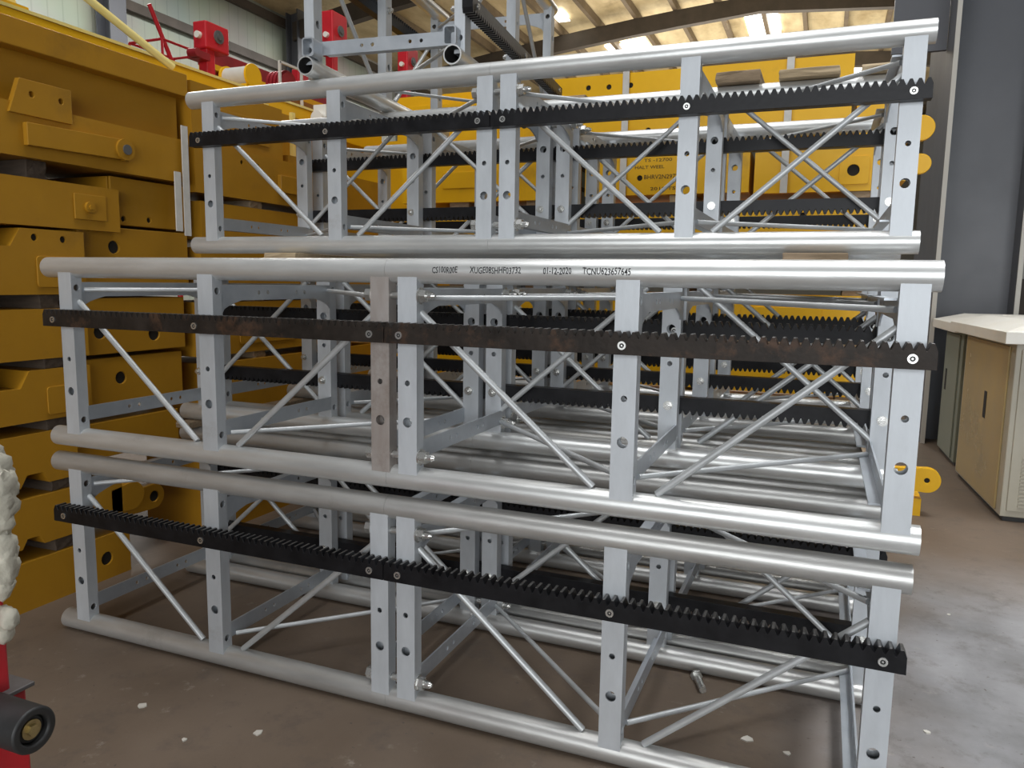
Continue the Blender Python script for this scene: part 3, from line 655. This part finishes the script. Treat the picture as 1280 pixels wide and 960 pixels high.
# red davit far off with a guard cage
t = thing('red_davit', 'thin red davit mast with a pink guard cage in front of the far wall', 'davit', (-4.0, 4.52, 0))
bm = bmesh.new(); cyl(bm, (0, .1, 0), (0, .12, 3.75), .03, 12); cyl(bm, (0, .12, 3.75), (0, -.16, 4.25), .024, 12); obj('mast', bm, M['red'], t, smooth=40)
bm = bmesh.new()
for a, b in ((-.25, -.2), (.35, -.2), (.35, .25), (-.25, .25)): cyl(bm, (b, a, 3.3), (b, a, 3.85), .014, 8)
for z in (3.6, 3.85):
    for p, q in (((-.2, -.25), (-.2, .35)), ((.25, -.25), (.25, .35)), ((-.2, -.25), (.25, -.25)), ((-.2, .35), (.25, .35))): cyl(bm, (*p, z), (*q, z), .014, 8)
box(bm, -.22, .27, -.27, .37, 3.28, 3.32)
obj('guard_cage', bm, M['red'], t, smooth=40)
# yellow frame with cream valve behind the left part of the top tier
t = thing('yellow_guard_frame', 'yellow guard frame of two bright uprights on the second left stack', 'frame', (-.38, 2.07, 2.11))
obj('back_plate', bxm(-.2, -.18, -.2, .22, 0, .36), M['yellow_shaded'], t)
for y in (-.14, .12): obj('upright', bxm(-.18, -.155, y, y + .03, 0, .38), M['yellow_lt'], t)
obj('sill', bxm(-.2, .06, -.2, .22, 0, .05), M['yellow_shaded'], t)
t = thing('valve_block', 'cream valve block on a red pump body beside the yellow guard frame', 'valve', (-.45, 2.34, 2.11))
bm = bmesh.new(); cyl(bm, (.0, -.01, .37), (.0, .16, .37), .045, 18); box(bm, -.05, .05, .03, .13, .38, .46); obj('valve_body', bm, M['lid'], t, smooth=40)
bm = bmesh.new(); cyl(bm, (0, -.02, .27), (0, .24, .27), .065, 20); box(bm, -.05, .05, .02, .2, .0, .25); obj('pump_body', bm, M['red'], t, smooth=40)
bm = bmesh.new(); cyl(bm, (0, .19, .3), (0, .19, .48), .03, 12); obj('pipe', bm, M['red_dk'], t, smooth=40)

# ------------------------------------------------------------------ red machine at the lower left
t = thing('red_machine_frame', 'red machine frame with a grey top plate and black rubber roller at the lower left', 'machine', (0, 0, 0))
obj('upright', bxm(1.14, 1.268, -1.22, -1.10, .0, 1.33), M['red'], t, bevel=.006)
obj('box', bxm(1.06, 1.278, -1.235, -1.075, .26, .565), M['red'], t, bevel=.006)
obj('leg', bxm(1.10, 1.275, -1.23, -1.10, .0, .26), M['red'], t, bevel=.006)
obj('top_plate', bxm(1.05, 1.287, -1.245, -1.062, .565, .574), M['greytop'], t, bevel=.002)
bm = bmesh.new(); c = (-1.165, .556)
cyl(bm, (1.278, *c), (1.425, *c), .044, 40, rin=.028); cyl(bm, (1.278, *c), (1.413, *c), .028, 24)
r = obj('roller', bm, M['rubber'], t, smooth=40, bevel=.004)
bm = bmesh.new(); cyl(bm, (1.413, *c), (1.416, *c), .019, 24); cyl(bm, (1.416, *c), (1.423, *c), .011, 6); obj('roller_bolt', bm, M['brass'], r)
def lump(name, label, pts, rs):
    bm = bmesh.new(); rr = random.Random(label)
    for p, r in zip(pts, rs):
        q = bmesh.ops.create_icosphere(bm, subdivisions=3, radius=r, matrix=Matrix.Translation(p))
        for v in q['verts']:
            d = v.co - Vector(p); f = 1 + .16 * math.sin(d.x * 160 + p[2] * 40) * math.sin(d.z * 120 + p[0] * 9) + rr.uniform(-.10, .10)
            v.co = Vector(p) + Vector((d.x * f * .75, d.y * f * .8, d.z * f * 1.15))
    o = obj(name, bm, M['foam'], t, smooth=50); o['label'] = label; return o
lump('foam_wrap', 'torn white foam wrapped around the red upright', [(1.279, -1.11, 1.060 - .032 * i) for i in range(9)], [.026, .040, .046, .045, .036, .028, .040, .040, .028])
lump('foam_wrap', 'small ragged scrap of white foam low on the red upright', [(1.275, -1.11, .725), (1.294, -1.11, .732), (1.273, -1.11, .70)], [.026, .022, .022])

# ------------------------------------------------------------------ control cabinets at the right
def cabinet(label, corner, far, h, wid, mats, group, lidh=.13):
    # corner: front-left floor corner; far: back-left corner; wid: width to the right
    c, f = Vector((*corner, 0)), Vector((*far, 0)); d = (f - c); Ld = d.length; d.normalize(); rz = math.atan2(d.y, d.x) - PI / 2
    t = thing('control_cabinet', label, 'cabinet', c, rz, group)
    obj('plinth', bxm(.02, wid - .02, .02, Ld - .02, 0, .03), M['rubber'], t)
    obj('body', bxm(0, wid, 0, Ld, .03, h), mats[0], t, bevel=.006)
    s = obj('side_door', bxm(-.012, 0,   .10, Ld - .07, .05, h - .03), mats[1], t, bevel=.003)
    hb = bmesh.new(); plate(hb, rect(.50, .565, .56, .74, .006), [], (-.014, 0, 0), (0, 1, 0), (0, 0, 1), (.003, 0, 0)); obj('handle_recess', hb, M['hole'], s)
    fr = obj('front_door', bxm(.03, wid - .04, -.012, 0, .07, h - .04), mats[0], t, bevel=.003)
    bm = bmesh.new()
    for i in range(14):
        for k_ in range(2): box(bm, .085 + k_ * .25, .29 + k_ * .25, -.020, -.012, .10 + i * .023, .111 + i * .023)
    obj('louvers', bm, mats[0], fr)
    bm = bmesh.new()      # overhanging lid with sloping edge
    o = .10
    A_ = [bm.verts.new(p) for p in ((-o, -o * 1.6, h + .0), (wid + o, -o * 1.6, h), (wid + o, Ld + o, h), (-o, Ld + o, h))]
    B_ = [bm.verts.new(p) for p in ((-o, -o * 1.6, h + lidh * .55), (wid + o, -o * 1.6, h + lidh * .55), (wid + o, Ld + o, h + lidh * .55), (-o, Ld + o, h + lidh * .55))]
    C_ = [bm.verts.new(p) for p in ((o, .05, h + lidh), (wid - o, .05, h + lidh), (wid - o, Ld - .1, h + lidh), (o, Ld - .1, h + lidh))]
    for P, Q in ((A_, B_), (B_, C_)):
        for i in range(4): bm.faces.new((P[i], P[(i + 1) % 4], Q[(i + 1) % 4], Q[i]))
    bm.faces.new(A_[::-1]); bm.faces.new(C_)
    l = obj('lid', bm, M['lid'], t, bevel=.004)
    bm = bmesh.new(); cyl(bm, (.30, .1, h + lidh), (.30, .1, h + lidh + .012), .03, 16, rin=.02); obj('lifting_eye', bm, M['lid'], l)
    return t
cabinet('cream control cabinet with a wide overhanging lid beside the masts, nearest at the right', (3.845, 3.30), (3.775, 4.55), 1.10, .95, (M['cream'], M['cream_side']), 'control cabinets')
cabinet('grey-green control cabinet behind the cream one', (3.80, 4.85), (3.775, 5.58), 1.08, .9, (M['greygreen'], M['greygreen']), 'control cabinets')

# ------------------------------------------------------------------ litter on the floor
bm = bmesh.new(); cyl(bm, (2.418, .585, .014), (2.452, .50, .014), .013, 12); cyl(bm, (2.414, .595, .014), (2.418, .585, .014), .022, 6)
tag(obj('loose_bolt', bm, M['steel']), 'loose steel bolt lying on the floor under the bottom tier', 'bolt')
rr = random.Random(3)
for i, (x, y) in enumerate(((1.02, -.42), (1.35, -.55), (1.20, -.30), (1.62, -.68), (2.62, .28), (2.74, .25), (3.15, .55), (3.45, .3), (3.62, .9), (3.35, 1.6), (1.9, -.55), (.75, -.33), (2.45, .35), (3.2, -.2), (3.7, .2))):
    bm = bmesh.new(); n = 6; s = rr.uniform(.008, .02); a0 = rr.uniform(0, 6)
    plate(bm, [(x + s * rr.uniform(.5, 1.3) * math.cos(a0 + 2 * PI * j / n), y + s * rr.uniform(.4, 1.1) * math.sin(a0 + 2 * PI * j / n)) for j in range(n)], [], (0, 0, 0), (1, 0, 0), (0, 1, 0), (0, 0, .004))
    tag(obj('litter_chip', bm, M['chip']), 'tiny pale chip of litter on the concrete floor', 'litter', 'chips of litter on the floor')

# ------------------------------------------------------------------ light
def area(name, loc, sx, sy, power, rot=(0, 0, 0), col=(1, .98, .95)):
    l = bpy.data.lights.new(name, 'AREA'); l.shape = 'RECTANGLE'; l.size = sx; l.size_y = sy; l.energy = power; l.color = col
    o = bpy.data.objects.new(name, l); COL.objects.link(o); o.location = loc; o.rotation_euler = rot; return o
def spread(o, d, sp=1.0): o.data.spread = math.radians(d); o.data.specular_factor = sp; return o
area('skylight_lamp', (.9, -1.2, 8.0), 1.4, 4.0, 170, (0, 0, 0), (.97, .98, 1))
area('skylight_lamp', (1.4, 2.4, 8.0), 1.4, 3, 150)
spread(area('skylight_lamp', (4.7, .8, 8.0), 1.4, 5, 110, (0, 0, 0), (.96, .98, 1)), 60)
spread(area('front_fill_light', (4.0, -9.5, 2.6), 9, 4.2, 330, (math.radians(90), 0, math.radians(14)), (.95, .98, 1)), 120, .2)  # added fill from behind the camera for the front faces, no known door
area('skylight_lamp', (-7.5, 8, 8.0), 1.6, 6, 600)
area('skylight_lamp', (-7, 17, 8.0), 1.6, 6, 700)
area('skylight_lamp', (1, 16, 8.0), 1.6, 6, 300)
area('roof_fill_light', (0, 24, 5.0), 9, 12, 1100, (PI, 0, 0), (1, .93, .8))  # added uplight that only brightens the roof, no real fitting
w = bpy.data.worlds.new('hall_ambient'); sc.world = w; w.use_nodes = True
nt = w.node_tree; bg = nt.nodes['Background']
tc = nt.nodes.new('ShaderNodeTexCoord'); sp = nt.nodes.new('ShaderNodeSeparateXYZ'); nt.links.new(tc.outputs['Generated'], sp.inputs[0])
rp = nt.nodes.new('ShaderNodeValToRGB'); e = rp.color_ramp.elements
e[0].position = .45; e[0].color = (.10, .09, .08, 1); e[1].position = .95; e[1].color = (1.5, 1.5, 1.48, 1)
em = e.new(.62); em.color = (.42, .43, .45, 1)
mr = nt.nodes.new('ShaderNodeMapRange'); mr.inputs['From Min'].default_value = -1; mr.inputs['From Max'].default_value = 1; nt.links.new(sp.outputs['Z'], mr.inputs[0])
nt.links.new(mr.outputs[0], rp.inputs[0]); nt.links.new(rp.outputs[0], bg.inputs[0]); bg.inputs[1].default_value = .16

# ------------------------------------------------------------------ camera
cam = bpy.data.cameras.new('camera'); cam.sensor_width = 36; cam.lens = 960.507 / 1280 * 36; cam.clip_end = 200
co = bpy.data.objects.new('camera', cam); COL.objects.link(co)
rx, rz, ro = .1311, .3817, .0157
f = Vector((-math.sin(rz) * math.cos(rx), math.cos(rz) * math.cos(rx), -math.sin(rx))); r = Vector((math.cos(rz), math.sin(rz), 0)); u = r.cross(f)
r2 = math.cos(ro) * r + math.sin(ro) * u; u2 = -math.sin(ro) * r + math.cos(ro) * u
mw = Matrix((r2, u2, -f)).transposed().to_4x4(); mw.translation = Vector((2.7568, -2.089, 1.4101)); co.matrix_world = mw
sc.camera = co
sc.view_settings.view_transform = 'Standard'
sc.view_settings.look = 'None'
sc.view_settings.exposure = 0.0
